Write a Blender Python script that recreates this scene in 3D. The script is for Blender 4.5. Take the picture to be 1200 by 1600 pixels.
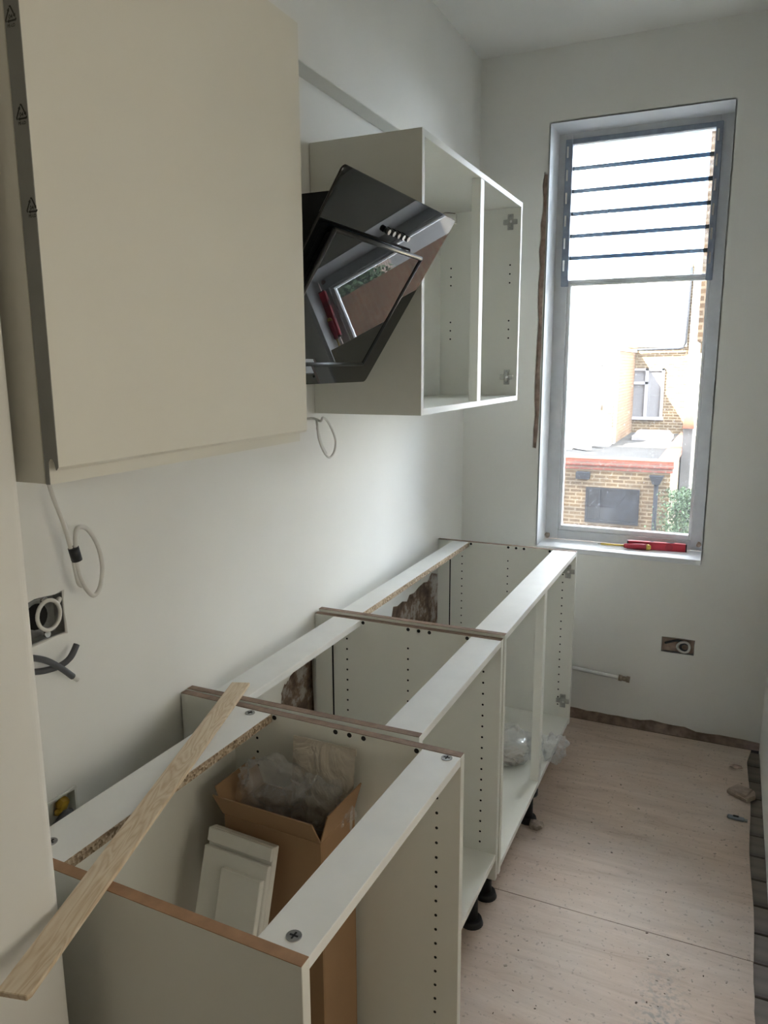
import bpy, bmesh, math, random
from mathutils import Vector, Matrix, noise
random.seed(7)
for o in list(bpy.data.objects): bpy.data.objects.remove(o)
scene = bpy.context.scene
col = scene.collection
R = math.radians

# ------------------------------------------------------------------ camera
cd = bpy.data.cameras.new('camera'); cam = bpy.data.objects.new('camera', cd); col.objects.link(cam)
_yaw, _pit, _rol = R(24.5608), R(10.8949), R(-0.2585)
_f = Vector((-math.sin(_yaw)*math.cos(_pit), math.cos(_yaw)*math.cos(_pit), -math.sin(_pit)))
_r = Vector((math.cos(_yaw), math.sin(_yaw), 0)); _u = _r.cross(_f)
_r2 = _r*math.cos(_rol)+_u*math.sin(_rol); _u2 = -_r*math.sin(_rol)+_u*math.cos(_rol)
cam.matrix_world = Matrix(((_r2.x, _u2.x, -_f.x, 1.0739), (_r2.y, _u2.y, -_f.y, 0), (_r2.z, _u2.z, -_f.z, 1.5395), (0, 0, 0, 1)))
cd.sensor_fit = 'VERTICAL'; cd.sensor_height = 36; cd.lens = 1186.77/1600*36; cd.clip_start = .02; cd.clip_end = 400
scene.camera = cam
# ------------------------------------------------------------------ sky, sun, lights, exposure
SKY_STRENGTH = 11.0
w = bpy.data.worlds.new('sky'); scene.world = w; w.use_nodes = True
nt = w.node_tree; nt.nodes.clear()
def wn(t, **k):
    n = nt.nodes.new(t)
    for a, b in k.items(): setattr(n, a, b)
    return n
tc = wn('ShaderNodeTexCoord'); nz = wn('ShaderNodeTexNoise'); nz.inputs['Scale'].default_value = 2.6; nz.inputs['Detail'].default_value = 5
rp = wn('ShaderNodeValToRGB'); rp.color_ramp.elements[0].position = .40; rp.color_ramp.elements[1].position = .56
rp.color_ramp.elements[0].color = (.26, .37, .52, 1); rp.color_ramp.elements[1].color = (.95, .98, 1, 1)
bg = wn('ShaderNodeBackground'); bg.inputs[1].default_value = SKY_STRENGTH; ow = wn('ShaderNodeOutputWorld')
nt.links.new(tc.outputs['Generated'], nz.inputs['Vector']); nt.links.new(nz.outputs[0], rp.inputs[0])
nt.links.new(rp.outputs[0], bg.inputs[0]); nt.links.new(bg.outputs[0], ow.inputs[0])
sl = bpy.data.lights.new('sun', 'SUN'); sun = bpy.data.objects.new('sun', sl); col.objects.link(sun)
sl.energy = 45; sl.angle = R(.6); sl.color = (1, .93, .8)
sun.rotation_euler = Vector((1, 1.6, -1.5)).to_track_quat('-Z', 'Y').to_euler(); sun.location = (-6, -10, 14)
al = bpy.data.lights.new('fill_light', 'AREA'); fill_lamp = bpy.data.objects.new('fill_light', al); col.objects.link(fill_lamp)
al.shape = 'RECTANGLE'; al.size = .9; al.size_y = 2.2; al.energy = 5; al.color = (1, .92, .78)
fill_lamp.location = (2.3, .75, 1.5); fill_lamp.rotation_euler = Vector((-1, 0, 0)).to_track_quat('-Z', 'Z').to_euler()   # added fill lamp behind an invented doorway, brightens the left side
vs = scene.view_settings; vs.view_transform = 'Standard'; vs.look = 'None'; vs.gamma = 1; vs.use_curve_mapping = False; vs.exposure = 1.42

# ------------------------------------------------------------------ materials
def new_mat(name):
    m = bpy.data.materials.new(name); m.use_nodes = True
    return m, m.node_tree, m.node_tree.nodes['Principled BSDF']
def N(t, k, **kw):
    n = t.nodes.new(k)
    for a, b in kw.items():
        if a in n.inputs: n.inputs[a].default_value = b
        else: setattr(n, a, b)
    return n
def ramp(t, stops):
    r = t.nodes.new('ShaderNodeValToRGB'); e = r.color_ramp.elements
    while len(e) < len(stops): e.new(.5)
    for i, (p, c) in enumerate(stops):
        e[i].position = p; e[i].color = (c[0], c[1], c[2], 1)
    return r
def mapped(t, scale=(1, 1, 1), rot=(0, 0, 0), space='Object'):
    c = t.nodes.new('ShaderNodeTexCoord'); mp = t.nodes.new('ShaderNodeMapping')
    mp.inputs['Scale'].default_value = scale; mp.inputs['Rotation'].default_value = rot
    t.links.new(c.outputs[space], mp.inputs[0]); return mp
def plain(name, c, rough=.5, metal=0, var=.04, scale=30, bump=0, bscale=200, spec=.5):
    m, t, b = new_mat(name)
    mp = mapped(t); nz = N(t, 'ShaderNodeTexNoise', Scale=scale, Detail=4)
    t.links.new(mp.outputs[0], nz.inputs['Vector'])
    r = ramp(t, [(.3, [max(0, x*(1-var)) for x in c]), (.7, [min(1, x*(1+var)) for x in c])])
    t.links.new(nz.outputs[0], r.inputs[0]); t.links.new(r.outputs[0], b.inputs['Base Color'])
    b.inputs['Roughness'].default_value = rough; b.inputs['Metallic'].default_value = metal; b.inputs['Specular IOR Level'].default_value = spec
    if bump:
        n2 = N(t, 'ShaderNodeTexNoise', Scale=bscale, Detail=3); t.links.new(mp.outputs[0], n2.inputs['Vector'])
        bp = N(t, 'ShaderNodeBump', Strength=bump, Distance=.002); t.links.new(n2.outputs[0], bp.inputs['Height']); t.links.new(bp.outputs[0], b.inputs['Normal'])
    return m
M = {}
M['wall'] = plain('wall_paint', (.86, .85, .80), .85, var=.02, scale=3, bump=.25, bscale=9)
M['unseen_dark'] = plain('bounce_cut_dark', (.22, .16, .11), .6)  # dark tone given to the unseen rear wall to cut bounced light
M['ceil'] = plain('ceiling_paint', (.86, .85, .80), .9, var=.02, scale=3)
M['reveal'] = plain('reveal_paint', (.82, .83, .84), .6, var=.03, scale=12)
M['melamine'] = plain('white_melamine', (.79, .785, .715), .42, var=.012, scale=8)
M['melamine_top'] = plain('lit_top_melamine', (.84, .835, .80), .5, var=.03, scale=14)  # lighter melamine copy: light falling on the rail tops put into the colour
M['door'] = plain('cream_door', (.79, .765, .675), .42, var=.01, scale=4)
M['edge'] = plain('brown_board_edge', (.27, .185, .135), .8, var=.18, scale=60)
M['edge_warm'] = plain('orange_brown_board_edge', (.36, .20, .10), .7, var=.15, scale=40)
M['dark'] = plain('dark_hole', (.012, .012, .012), .9)
M['black_plastic'] = plain('black_plastic', (.018, .018, .02), .45)
M['glassblack'] = plain('black_glass', (.008, .009, .010), .008, var=0, spec=.55)
M['bluefilm'] = plain('blue_edge_film', (.01, .10, .17), .2, spec=.6)
M['hoodmetal'] = plain('black_metal', (.016, .017, .018), .35)
M['chrome'] = plain('chrome', (.75, .75, .75), .22, 1, var=.02)
M['steel'] = plain('galvanised_steel', (.33, .33, .32), .4, .8, var=.25, scale=40)
M['nickel'] = plain('hinge_nickel', (.42, .41, .38), .35, .9, var=.15, scale=80)
M['alu'] = plain('grey_channel', (.27, .31, .38), .45, .3, var=.15, scale=30)
M['frame'] = plain('window_frame_paint', (.66, .67, .68), .5, var=.06, scale=18)
M['cable'] = plain('white_cable', (.72, .70, .65), .45)
M['greycable'] = plain('grey_cable', (.10, .105, .115), .5)
M['tape'] = plain('black_tape', (.02, .022, .026), .4)
M['film'] = plain('grey_edge_film', (.235, .235, .215), .35, var=.06, scale=20)
M['print'] = plain('black_print', (.02, .02, .018), .6)
M['pipe'] = plain('white_pipe', (.74, .73, .70), .4)
M['brass'] = plain('dirty_brass', (.36, .29, .22), .4, .6, var=.25, scale=80)
M['red'] = plain('red_level', (.56, .028, .05), .4)
M['redgrip'] = plain('red_grip', (.40, .025, .045), .5)
M['yellow'] = plain('yellow_plastic', (.72, .50, .08), .4)
M['whiteboard'] = plain('white_board', (.76, .75, .69), .55, var=.02, scale=10)
M['yellowish'] = plain('yellow_connector', (.50, .30, .02), .5)
M['mortar'] = plain('rubble', (.36, .30, .25), .9, var=.3, scale=60, bump=.6, bscale=60)
M['offcut'] = plain('timber_offcut', (.42, .33, .26), .85, var=.15, scale=50)
M['knife'] = plain('knife_grey', (.22, .25, .28), .4, .4, var=.2, scale=60)
M['dust'] = plain('dust_bits', (.45, .38, .31), .95, var=.5, scale=25)
M['brown_bits'] = plain('dark_bits', (.10, .07, .05), .9, var=.5, scale=25)
M['lead'] = plain('flat_roof_felt', (.045, .044, .043), 1.0, var=.15, scale=3, spec=.03)
M['lead_wall'] = plain('grey_render', (.085, .083, .08), .95, var=.15, scale=3, spec=.05)
M['upvc'] = plain('white_upvc', (.20, .20, .21), .7, var=.02, spec=.2)
M['iron'] = plain('painted_iron', (.010, .012, .016), .7, spec=.15)
M['render_white'] = plain('pale_render', (.52, .48, .38), .9, var=.05, scale=2)
M['tile'] = plain('clay_tile', (.12, .036, .016), .9, var=.15, scale=8)
M['leaf'] = plain('ivy_leaf', (.022, .048, .014), .8, var=.4, scale=3)
M['deckwood'] = plain('deck_wood', (.10, .062, .04), .8, var=.3, scale=6)
M['ground'] = plain('yard_ground', (.04, .038, .034), .95, var=.2, scale=1)
M['junk'] = plain('pale_timber', (.22, .215, .205), .8, var=.15, scale=5)

def mat_raw():       # raw chipboard
    m, t, b = new_mat('raw_chipboard'); mp = mapped(t)
    v = N(t, 'ShaderNodeTexVoronoi', Scale=230); t.links.new(mp.outputs[0], v.inputs['Vector'])
    r = ramp(t, [(0, (.12, .075, .04)), (.4, (.38, .28, .18)), (.75, (.55, .44, .31)), (1, (.66, .56, .42))])
    t.links.new(v.outputs['Color'], r.inputs[0]); t.links.new(r.outputs[0], b.inputs['Base Color']); b.inputs['Roughness'].default_value = .9
    bp = N(t, 'ShaderNodeBump', Strength=.8, Distance=.002); t.links.new(v.outputs['Distance'], bp.inputs['Height']); t.links.new(bp.outputs[0], b.inputs['Normal'])
    return m
M['raw'] = mat_raw()
def mat_wood(name, a, b_, c, along='x', scale=1.0, grain=1.0):
    m, t, b = new_mat(name)
    sc = {'x': (2.6*scale, 17*scale, 17*scale), 'y': (17*scale, 2.6*scale, 17*scale)}[along]
    mp = mapped(t, sc)
    n1 = N(t, 'ShaderNodeTexNoise', Scale=1.3, Detail=2, Distortion=.6); t.links.new(mp.outputs[0], n1.inputs['Vector'])
    mu = N(t, 'ShaderNodeMath', operation='MULTIPLY'); mu.inputs[1].default_value = 6.5*grain; t.links.new(n1.outputs[0], mu.inputs[0])
    fr = N(t, 'ShaderNodeMath', operation='PINGPONG'); fr.inputs[1].default_value = .5; t.links.new(mu.outputs[0], fr.inputs[0])
    n2 = N(t, 'ShaderNodeTexNoise', Scale=9, Detail=5); t.links.new(mp.outputs[0], n2.inputs['Vector'])
    ad = N(t, 'ShaderNodeMath', operation='MULTIPLY_ADD'); ad.inputs[1].default_value = .5; t.links.new(n2.outputs[0], ad.inputs[0]); t.links.new(fr.outputs[0], ad.inputs[2])
    r = ramp(t, [(.2, a), (.5, b_), (.85, c)]); t.links.new(ad.outputs[0], r.inputs[0])
    t.links.new(r.outputs[0], b.inputs['Base Color']); b.inputs['Roughness'].default_value = .65
    return m
M['pine'] = mat_wood('pine_strip', (.62, .46, .29), (.72, .58, .41), (.79, .67, .51), 'x', 1.6, 1.5)
def mat_ply():
    m, t, b = new_mat('plywood_floor')
    mp = mapped(t, (2.4, 17, 17), (0, 0, R(-9)))
    n1 = N(t, 'ShaderNodeTexNoise', Scale=1.2, Detail=10, Roughness=.72, Distortion=.8); t.links.new(mp.outputs[0], n1.inputs['Vector'])
    r1 = ramp(t, [(.27, (.40, .29, .215)), (.42, (.55, .42, .325)), (.58, (.625, .49, .39)), (.75, (.70, .57, .465))]); t.links.new(n1.outputs[0], r1.inputs[0])
    m2 = mapped(t, (1, 1, 1)); n2 = N(t, 'ShaderNodeTexNoise', Scale=2.3, Detail=6, Roughness=.6); t.links.new(m2.outputs[0], n2.inputs['Vector'])
    r2 = ramp(t, [(.45, (0, 0, 0)), (.75, (.55, .55, .55))]); t.links.new(n2.outputs[0], r2.inputs[0])
    mx = N(t, 'ShaderNodeMixRGB'); mx.inputs[2].default_value = (.60, .56, .51, 1)
    t.links.new(r2.outputs[0], mx.inputs[0]); t.links.new(r1.outputs[0], mx.inputs[1])
    n3 = N(t, 'ShaderNodeTexNoise', Scale=75, Detail=2); t.links.new(m2.outputs[0], n3.inputs['Vector'])
    r3 = ramp(t, [(.30, (.5, .5, .5)), (.38, (1, 1, 1))]); t.links.new(n3.outputs[0], r3.inputs[0])
    m4 = N(t, 'ShaderNodeMixRGB', blend_type='MULTIPLY'); m4.inputs[0].default_value = .6
    t.links.new(mx.outputs[0], m4.inputs[1]); t.links.new(r3.outputs[0], m4.inputs[2])
    # smeared plaster on the near sheet: a stain with its own shape
    sx = t.nodes.new('ShaderNodeSeparateXYZ'); cc = t.nodes.new('ShaderNodeTexCoord'); geo = t.nodes.new('ShaderNodeNewGeometry'); t.links.new(geo.outputs['Position'], sx.inputs[0])
    def band(sock, c, hw):
        s = N(t, 'ShaderNodeMath', operation='SUBTRACT'); s.inputs[1].default_value = c; t.links.new(sock, s.inputs[0])
        a = N(t, 'ShaderNodeMath', operation='ABSOLUTE'); t.links.new(s.outputs[0], a.inputs[0])
        q = N(t, 'ShaderNodeMapRange'); q.inputs['From Min'].default_value = hw; q.inputs['From Max'].default_value = hw*.3; t.links.new(a.outputs[0], q.inputs['Value'])
        return q.outputs[0]
    b1 = band(sx.outputs['X'], 1.02, .075); b2 = band(sx.outputs['Y'], 1.55, .42)
    pr = N(t, 'ShaderNodeMath', operation='MULTIPLY'); t.links.new(b1, pr.inputs[0]); t.links.new(b2, pr.inputs[1])
    n5 = N(t, 'ShaderNodeTexNoise', Scale=70, Detail=6); t.links.new(m2.outputs[0], n5.inputs['Vector'])
    r5 = ramp(t, [(.46, (0, 0, 0)), (.62, (1, 1, 1))]); t.links.new(n5.outputs[0], r5.inputs[0])
    p2 = N(t, 'ShaderNodeMath', operation='MULTIPLY'); t.links.new(pr.outputs[0], p2.inputs[0]); t.links.new(r5.outputs[0], p2.inputs[1])
    p3 = N(t, 'ShaderNodeMath', operation='MULTIPLY'); p3.inputs[1].default_value = .9; t.links.new(p2.outputs[0], p3.inputs[0])
    m6 = N(t, 'ShaderNodeMixRGB'); m6.inputs[2].default_value = (.33, .295, .255, 1); t.links.new(p3.outputs[0], m6.inputs[0]); t.links.new(m4.outputs[0], m6.inputs[1])
    t.links.new(m6.outputs[0], b.inputs['Base Color']); b.inputs['Roughness'].default_value = .55
    bp = N(t, 'ShaderNodeBump', Strength=.25, Distance=.002); t.links.new(n1.outputs[0], bp.inputs['Height']); t.links.new(bp.outputs[0], b.inputs['Normal'])
    return m
M['ply'] = mat_ply()
M['board'] = mat_wood('old_floorboard', (.10, .08, .065), (.19, .16, .13), (.27, .23, .19), 'x', .22, .6)
def mat_backing():
    m, t, b = new_mat('bare_brick_and_old_plaster'); mp = mapped(t)
    n1 = N(t, 'ShaderNodeTexNoise', Scale=9, Detail=8, Roughness=.7); t.links.new(mp.outputs[0], n1.inputs['Vector'])
    r = ramp(t, [(.30, (.05, .038, .03)), (.45, (.16, .105, .075)), (.52, (.26, .18, .13)), (.57, (.46, .41, .36)), (.75, (.62, .59, .55))])
    t.links.new(n1.outputs[0], r.inputs[0]); t.links.new(r.outputs[0], b.inputs['Base Color']); b.inputs['Roughness'].default_value = .95
    bp = N(t, 'ShaderNodeBump', Strength=1, Distance=.01); t.links.new(n1.outputs[0], bp.inputs['Height']); t.links.new(bp.outputs[0], b.inputs['Normal'])
    return m
M['backing'] = mat_backing()
M['brownscar'] = plain('brown_scar', (.42, .31, .25), .95, var=.35, scale=30, bump=.8, bscale=60)
def mat_brick(name, c1, c2, mort, scale=1.0):
    m, t, b = new_mat(name)
    c = t.nodes.new('ShaderNodeTexCoord'); s = t.nodes.new('ShaderNodeSeparateXYZ'); t.links.new(c.outputs['Object'], s.inputs[0])
    a = N(t, 'ShaderNodeMath', operation='ADD'); t.links.new(s.outputs[0], a.inputs[0]); t.links.new(s.outputs[1], a.inputs[1])
    cb = t.nodes.new('ShaderNodeCombineXYZ'); t.links.new(a.outputs[0], cb.inputs[0]); t.links.new(s.outputs[2], cb.inputs[1])
    bk = N(t, 'ShaderNodeTexBrick', Scale=scale); bk.inputs['Brick Width'].default_value = .225; bk.inputs['Row Height'].default_value = .075
    bk.inputs['Mortar Size'].default_value = .014; bk.inputs['Color1'].default_value = (*c1, 1); bk.inputs['Color2'].default_value = (*c2, 1); bk.inputs['Mortar'].default_value = (*mort, 1)
    t.links.new(cb.outputs[0], bk.inputs['Vector'])
    n = N(t, 'ShaderNodeTexNoise', Scale=4, Detail=6); t.links.new(c.outputs['Object'], n.inputs['Vector'])
    r = ramp(t, [(.3, (.6, .6, .6)), (.7, (1.25, 1.2, 1.1))]); t.links.new(n.outputs[0], r.inputs[0])
    mx = N(t, 'ShaderNodeMixRGB', blend_type='MULTIPLY'); mx.inputs[0].default_value = .8; t.links.new(bk.outputs[0], mx.inputs[1]); t.links.new(r.outputs[0], mx.inputs[2])
    t.links.new(mx.outputs[0], b.inputs['Base Color']); b.inputs['Roughness'].default_value = .9
    return m
M['brick'] = mat_brick('stock_brick', (.052, .030, .010), (.095, .062, .026), (.15, .125, .085))
M['brick_red'] = mat_brick('red_brick', (.12, .028, .018), (.15, .045, .03), (.11, .075, .06))
M['brick_orange'] = mat_brick('orange_brick', (.07, .026, .008), (.09, .042, .015), (.10, .075, .045))
def mat_glass(name, dust, tint=(1, 1, 1), scale=60, base=.05, lo=.58, hi=.72):
    m, t, b = new_mat(name); t.nodes.remove(b); out = [n for n in t.nodes if n.type == 'OUTPUT_MATERIAL'][0]
    tr = N(t, 'ShaderNodeBsdfTransparent', Color=(*tint, 1)); gl = N(t, 'ShaderNodeBsdfGlossy', Roughness=.03)
    fz = N(t, 'ShaderNodeFresnel', IOR=1.45); m1 = N(t, 'ShaderNodeMixShader'); t.links.new(fz.outputs[0], m1.inputs[0]); t.links.new(tr.outputs[0], m1.inputs[1]); t.links.new(gl.outputs[0], m1.inputs[2])
    df = N(t, 'ShaderNodeBsdfTranslucent', Color=(.9, .9, .9, 1))
    mp = mapped(t); n = N(t, 'ShaderNodeTexNoise', Scale=scale, Detail=6, Roughness=.75); t.links.new(mp.outputs[0], n.inputs['Vector'])
    n2 = N(t, 'ShaderNodeTexNoise', Scale=5, Detail=3); t.links.new(mp.outputs[0], n2.inputs['Vector'])
    r = ramp(t, [(lo, (0, 0, 0)), (hi, (1, 1, 1))]); t.links.new(n.outputs[0], r.inputs[0])
    r2 = ramp(t, [(.3, (.35, .35, .35)), (.7, (1, 1, 1))]); t.links.new(n2.outputs[0], r2.inputs[0])
    mu = N(t, 'ShaderNodeMath', operation='MULTIPLY'); t.links.new(r.outputs[0], mu.inputs[0]); t.links.new(r2.outputs[0], mu.inputs[1])
    ma = N(t, 'ShaderNodeMath', operation='MULTIPLY_ADD', use_clamp=True); ma.inputs[1].default_value = dust; ma.inputs[2].default_value = base; t.links.new(mu.outputs[0], ma.inputs[0])
    m2 = N(t, 'ShaderNodeMixShader'); t.links.new(ma.outputs[0], m2.inputs[0]); t.links.new(m1.outputs[0], m2.inputs[1]); t.links.new(df.outputs[0], m2.inputs[2])
    t.links.new(m2.outputs[0], out.inputs[0]); return m
M['glass'] = mat_glass('dusty_window_glass', .16, base=.011, scale=85, lo=.60, hi=.68)
M['louvre'] = mat_glass('dirty_louvre_glass', .10, (.93, .965, 1), scale=70, base=.01, lo=.50)
M['louvre_edge'] = mat_glass('louvre_edge_glass', .03, (.115, .125, .132), scale=40, base=.004)
def mat_bag(name, tint, op, rough=.12, scale=26):
    m, t, b = new_mat(name); t.nodes.remove(b); out = [n for n in t.nodes if n.type == 'OUTPUT_MATERIAL'][0]
    tr = N(t, 'ShaderNodeBsdfTransparent', Color=(.97, .97, .97, 1)); gl = N(t, 'ShaderNodeBsdfGlossy', Roughness=rough, Color=(.95, .97, 1, 1)); df = N(t, 'ShaderNodeBsdfDiffuse', Color=(*tint, 1))
    mp = mapped(t); n = N(t, 'ShaderNodeTexNoise', Scale=scale, Detail=4, Distortion=1.5); t.links.new(mp.outputs[0], n.inputs['Vector'])
    bp = N(t, 'ShaderNodeBump', Strength=1, Distance=.02); t.links.new(n.outputs[0], bp.inputs['Height'])
    t.links.new(bp.outputs[0], gl.inputs['Normal']); t.links.new(bp.outputs[0], df.inputs['Normal'])
    m1 = N(t, 'ShaderNodeMixShader'); m1.inputs[0].default_value = op; t.links.new(tr.outputs[0], m1.inputs[1]); t.links.new(df.outputs[0], m1.inputs[2])
    lw = N(t, 'ShaderNodeLayerWeight', Blend=.16); t.links.new(bp.outputs[0], lw.inputs['Normal'])
    m2 = N(t, 'ShaderNodeMixShader'); t.links.new(lw.outputs['Facing'], m2.inputs[0]); t.links.new(m1.outputs[0], m2.inputs[1]); t.links.new(gl.outputs[0], m2.inputs[2])
    t.links.new(m2.outputs[0], out.inputs[0]); return m
M['bag'] = mat_bag('clear_plastic', (.9, .9, .9), .13, .08, 12)
M['bag_beige'] = mat_bag('cloudy_plastic', (.60, .54, .45), .86, .3, 10)
M['card'] = plain('cardboard', (.34, .205, .105), .8, var=.06, scale=6)
M['card_in'] = plain('cardboard_inner', (.27, .15, .075), .85, var=.08, scale=6)
M['wglass'] = plain('far_window_glass', (.10, .11, .12), .08, var=.3, scale=4)
M['wdark'] = plain('far_dark_glass', (.014, .017, .022), .35, var=.6, scale=4, spec=.12)
M['curtain'] = plain('grey_blind', (.10, .10, .105), .8, var=.1, scale=30)

# ------------------------------------------------------------------ helpers
def link(o, parent=None):
    col.objects.link(o)
    if parent: o.parent = parent
    return o
def tag(o, label=None, cat=None, group=None, kind=None):
    if label: o['label'] = label
    if cat: o['category'] = cat
    if group: o['group'] = group
    if kind: o['kind'] = kind
    return o
def empty(name, loc=(0, 0, 0), rz=0, rot=None):
    o = bpy.data.objects.new(name, None); o.empty_display_size = .05; o.location = loc
    o.rotation_euler = rot if rot else (0, 0, rz); return link(o)
def mesh_obj(name, bm, mat, parent=None, smooth=False, loc=(0, 0, 0)):
    me = bpy.data.meshes.new(name); bmesh.ops.recalc_face_normals(bm, faces=bm.faces); bm.to_mesh(me); bm.free()
    for m in (mat if isinstance(mat, (list, tuple)) else [mat]): me.materials.append(M[m])
    if smooth:
        for p in me.polygons: p.use_smooth = True
    o = bpy.data.objects.new(name, me); o.location = loc; return link(o, parent)
def bbox(bm, lo, hi, mi=0, mtx=None):
    lo, hi = Vector(lo), Vector(hi)
    r = bmesh.ops.create_cube(bm, size=1)
    c = (lo+hi)/2; s = hi-lo
    for v in r['verts']:
        v.co = Vector((v.co.x*s.x, v.co.y*s.y, v.co.z*s.z))+c
        if mtx: v.co = mtx @ v.co
    for v in r['verts']:
        for f in v.link_faces: f.material_index = mi
    return r['verts']
def box(name, lo, hi, mat, parent=None, bev=.0008):
    lo, hi = Vector(lo), Vector(hi); c = (lo+hi)/2
    bm = bmesh.new(); bbox(bm, lo-c, hi-c)
    if bev: bmesh.ops.bevel(bm, geom=bm.edges[:], offset=bev, segments=1, affect='EDGES')
    return mesh_obj(name, bm, mat, parent, loc=c)
def bcyl(bm, p0, p1, r0, r1=None, seg=16, mi=0):
    p0, p1 = Vector(p0), Vector(p1); d = p1-p0
    r = bmesh.ops.create_cone(bm, cap_ends=True, segments=seg, radius1=r0, radius2=r0 if r1 is None else r1, depth=d.length)
    q = d.to_track_quat('Z', 'Y').to_matrix(); c = (p0+p1)/2
    for v in r['verts']: v.co = q @ v.co+c
    for v in r['verts']:
        for f in v.link_faces: f.material_index = mi
    return r['verts']
def cyl(name, p0, p1, r, mat, parent=None, r1=None, seg=20):
    bm = bmesh.new(); c = (Vector(p0)+Vector(p1))/2; bcyl(bm, Vector(p0)-c, Vector(p1)-c, r, r1, seg)
    o = mesh_obj(name, bm, mat, parent, loc=c)
    for p in o.data.polygons: p.use_smooth = len(p.vertices) == 4
    return o
def catmull(pts, n=8, closed=False):
    P = [Vector(p) for p in pts]; out = []
    L = len(P)
    for i in range(L if closed else L-1):
        if closed: a, b, c, d = P[(i-1) % L], P[i], P[(i+1) % L], P[(i+2) % L]
        else: a, b, c, d = P[max(0, i-1)], P[i], P[i+1], P[min(L-1, i+2)]
        for k in range(n):
            t = k/n
            out.append(.5*((2*b)+(c-a)*t+(2*a-5*b+4*c-d)*t*t+(3*b-a-3*c+d)*t**3))
    if not closed: out.append(P[-1])
    return out
def tube(name, pts, r, mat, parent=None, n=8, seg=10, closed=False, smooth_path=True):
    P = catmull(pts, n, closed) if smooth_path else [Vector(p) for p in pts]
    bm = bmesh.new(); rings = []
    up = Vector((0.13, .21, .97)); L = len(P)
    for i, p in enumerate(P):
        t = (P[(i+1) % L]-P[i-1]) if closed else (P[min(i+1, L-1)]-P[max(i-1, 0)])
        t.normalize(); a = t.cross(up)
        if a.length < .05: a = t.cross(Vector((1, 0, 0)))
        a.normalize(); b = t.cross(a)
        rings.append([bm.verts.new(p+r*(math.cos(2*math.pi*k/seg)*a+math.sin(2*math.pi*k/seg)*b)) for k in range(seg)])
    for i in range(L if closed else L-1):
        A, B = rings[i], rings[(i+1) % L]
        for k in range(seg): bm.faces.new((A[k], A[(k+1) % seg], B[(k+1) % seg], B[k]))
    if not closed: bm.faces.new(rings[0][::-1]); bm.faces.new(rings[-1])
    return mesh_obj(name, bm, mat, parent, smooth=True)
def prism(name, pts, axis, a0, a1, mat, parent=None, bev=0):
    """extrude a 2D outline along an axis; pts in the two other axes in xyz order"""
    bm = bmesh.new()
    def P(p, a): return {'x': (a, p[0], p[1]), 'y': (p[0], a, p[1]), 'z': (p[0], p[1], a)}[axis]
    A = [bm.verts.new(P(p, a0)) for p in pts]; B = [bm.verts.new(P(p, a1)) for p in pts]
    bm.faces.new(A[::-1]); bm.faces.new(B); n = len(pts)
    for i in range(n): bm.faces.new((A[i], A[(i+1) % n], B[(i+1) % n], B[i]))
    if bev:
        bmesh.ops.recalc_face_normals(bm, faces=bm.faces); bmesh.ops.bevel(bm, geom=bm.edges[:], offset=bev, segments=2, affect='EDGES')
    return mesh_obj(name, bm, mat, parent)
def holed(name, outer, holes, fn, thick, mat, parent=None):
    """slab from an outline with holes; fn maps (a, b, depth 0..thick) to a point"""
    cu = bpy.data.curves.new('outline', 'CURVE'); cu.dimensions = '2D'; cu.fill_mode = 'BOTH'; cu.extrude = thick/2
    for pts in [outer]+holes:
        s = cu.splines.new('POLY'); s.points.add(len(pts)-1)
        for i, p in enumerate(pts): s.points[i].co = (p[0], p[1], 0, 1)
        s.use_cyclic_u = True
    t = bpy.data.objects.new('outline', cu); col.objects.link(t)
    dg = bpy.context.evaluated_depsgraph_get(); me = bpy.data.meshes.new_from_object(t.evaluated_get(dg))
    bpy.data.objects.remove(t); bpy.data.curves.remove(cu)
    for v in me.vertices: v.co = fn(v.co.x, v.co.y, v.co.z+thick/2)
    bm = bmesh.new(); bm.from_mesh(me); bpy.data.meshes.remove(me)
    bmesh.ops.remove_doubles(bm, verts=bm.verts, dist=1e-5)
    return mesh_obj(name, bm, mat, parent)
def rough_poly(pts, amp, n, seed):
    rr = random.Random(seed); out = []
    L = len(pts)
    for i in range(L):
        a, b = pts[i], pts[(i+1) % L]
        for k in range(n):
            t = k/n; out.append((a[0]+(b[0]-a[0])*t+rr.uniform(-amp, amp), a[1]+(b[1]-a[1])*t+rr.uniform(-amp, amp)))
    return out
def rect(a0, b0, a1, b1): return [(a0, b0), (a1, b0), (a1, b1), (a0, b1)]
def crumple(name, c, size, mat, parent=None, seed=0, amp=.35, sub=4, freq=2.0, flat=None):
    bm = bmesh.new(); bmesh.ops.create_icosphere(bm, subdivisions=sub, radius=1)
    off = Vector((seed*3.7, seed*1.3, seed*7.1))
    for v in bm.verts:
        p = v.co.copy(); d = noise.noise(p*freq+off)+.55*abs(noise.noise(p*freq*2.3+off))+.3*abs(noise.noise(p*freq*5+off))
        q = p*(1+amp*d)
        v.co = Vector((q.x*size[0], q.y*size[1], q.z*size[2]))
        if flat is not None and v.co.z < flat: v.co.z = flat+.001*math.sin(v.co.x*300)
    return mesh_obj(name, bm, mat, parent, smooth='bag' in name, loc=c)
def quads(name, mat, parent, polys):
    bm = bmesh.new()
    for p in polys: bm.faces.new([bm.verts.new(q) for q in p])
    return mesh_obj(name, bm, mat, parent)

# ================================================================== THE ROOM
XL, YW, XR, ZC = -.015, 3.235, 1.262, 2.757
XP = .289                                    # face of the wall return at the left
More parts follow.
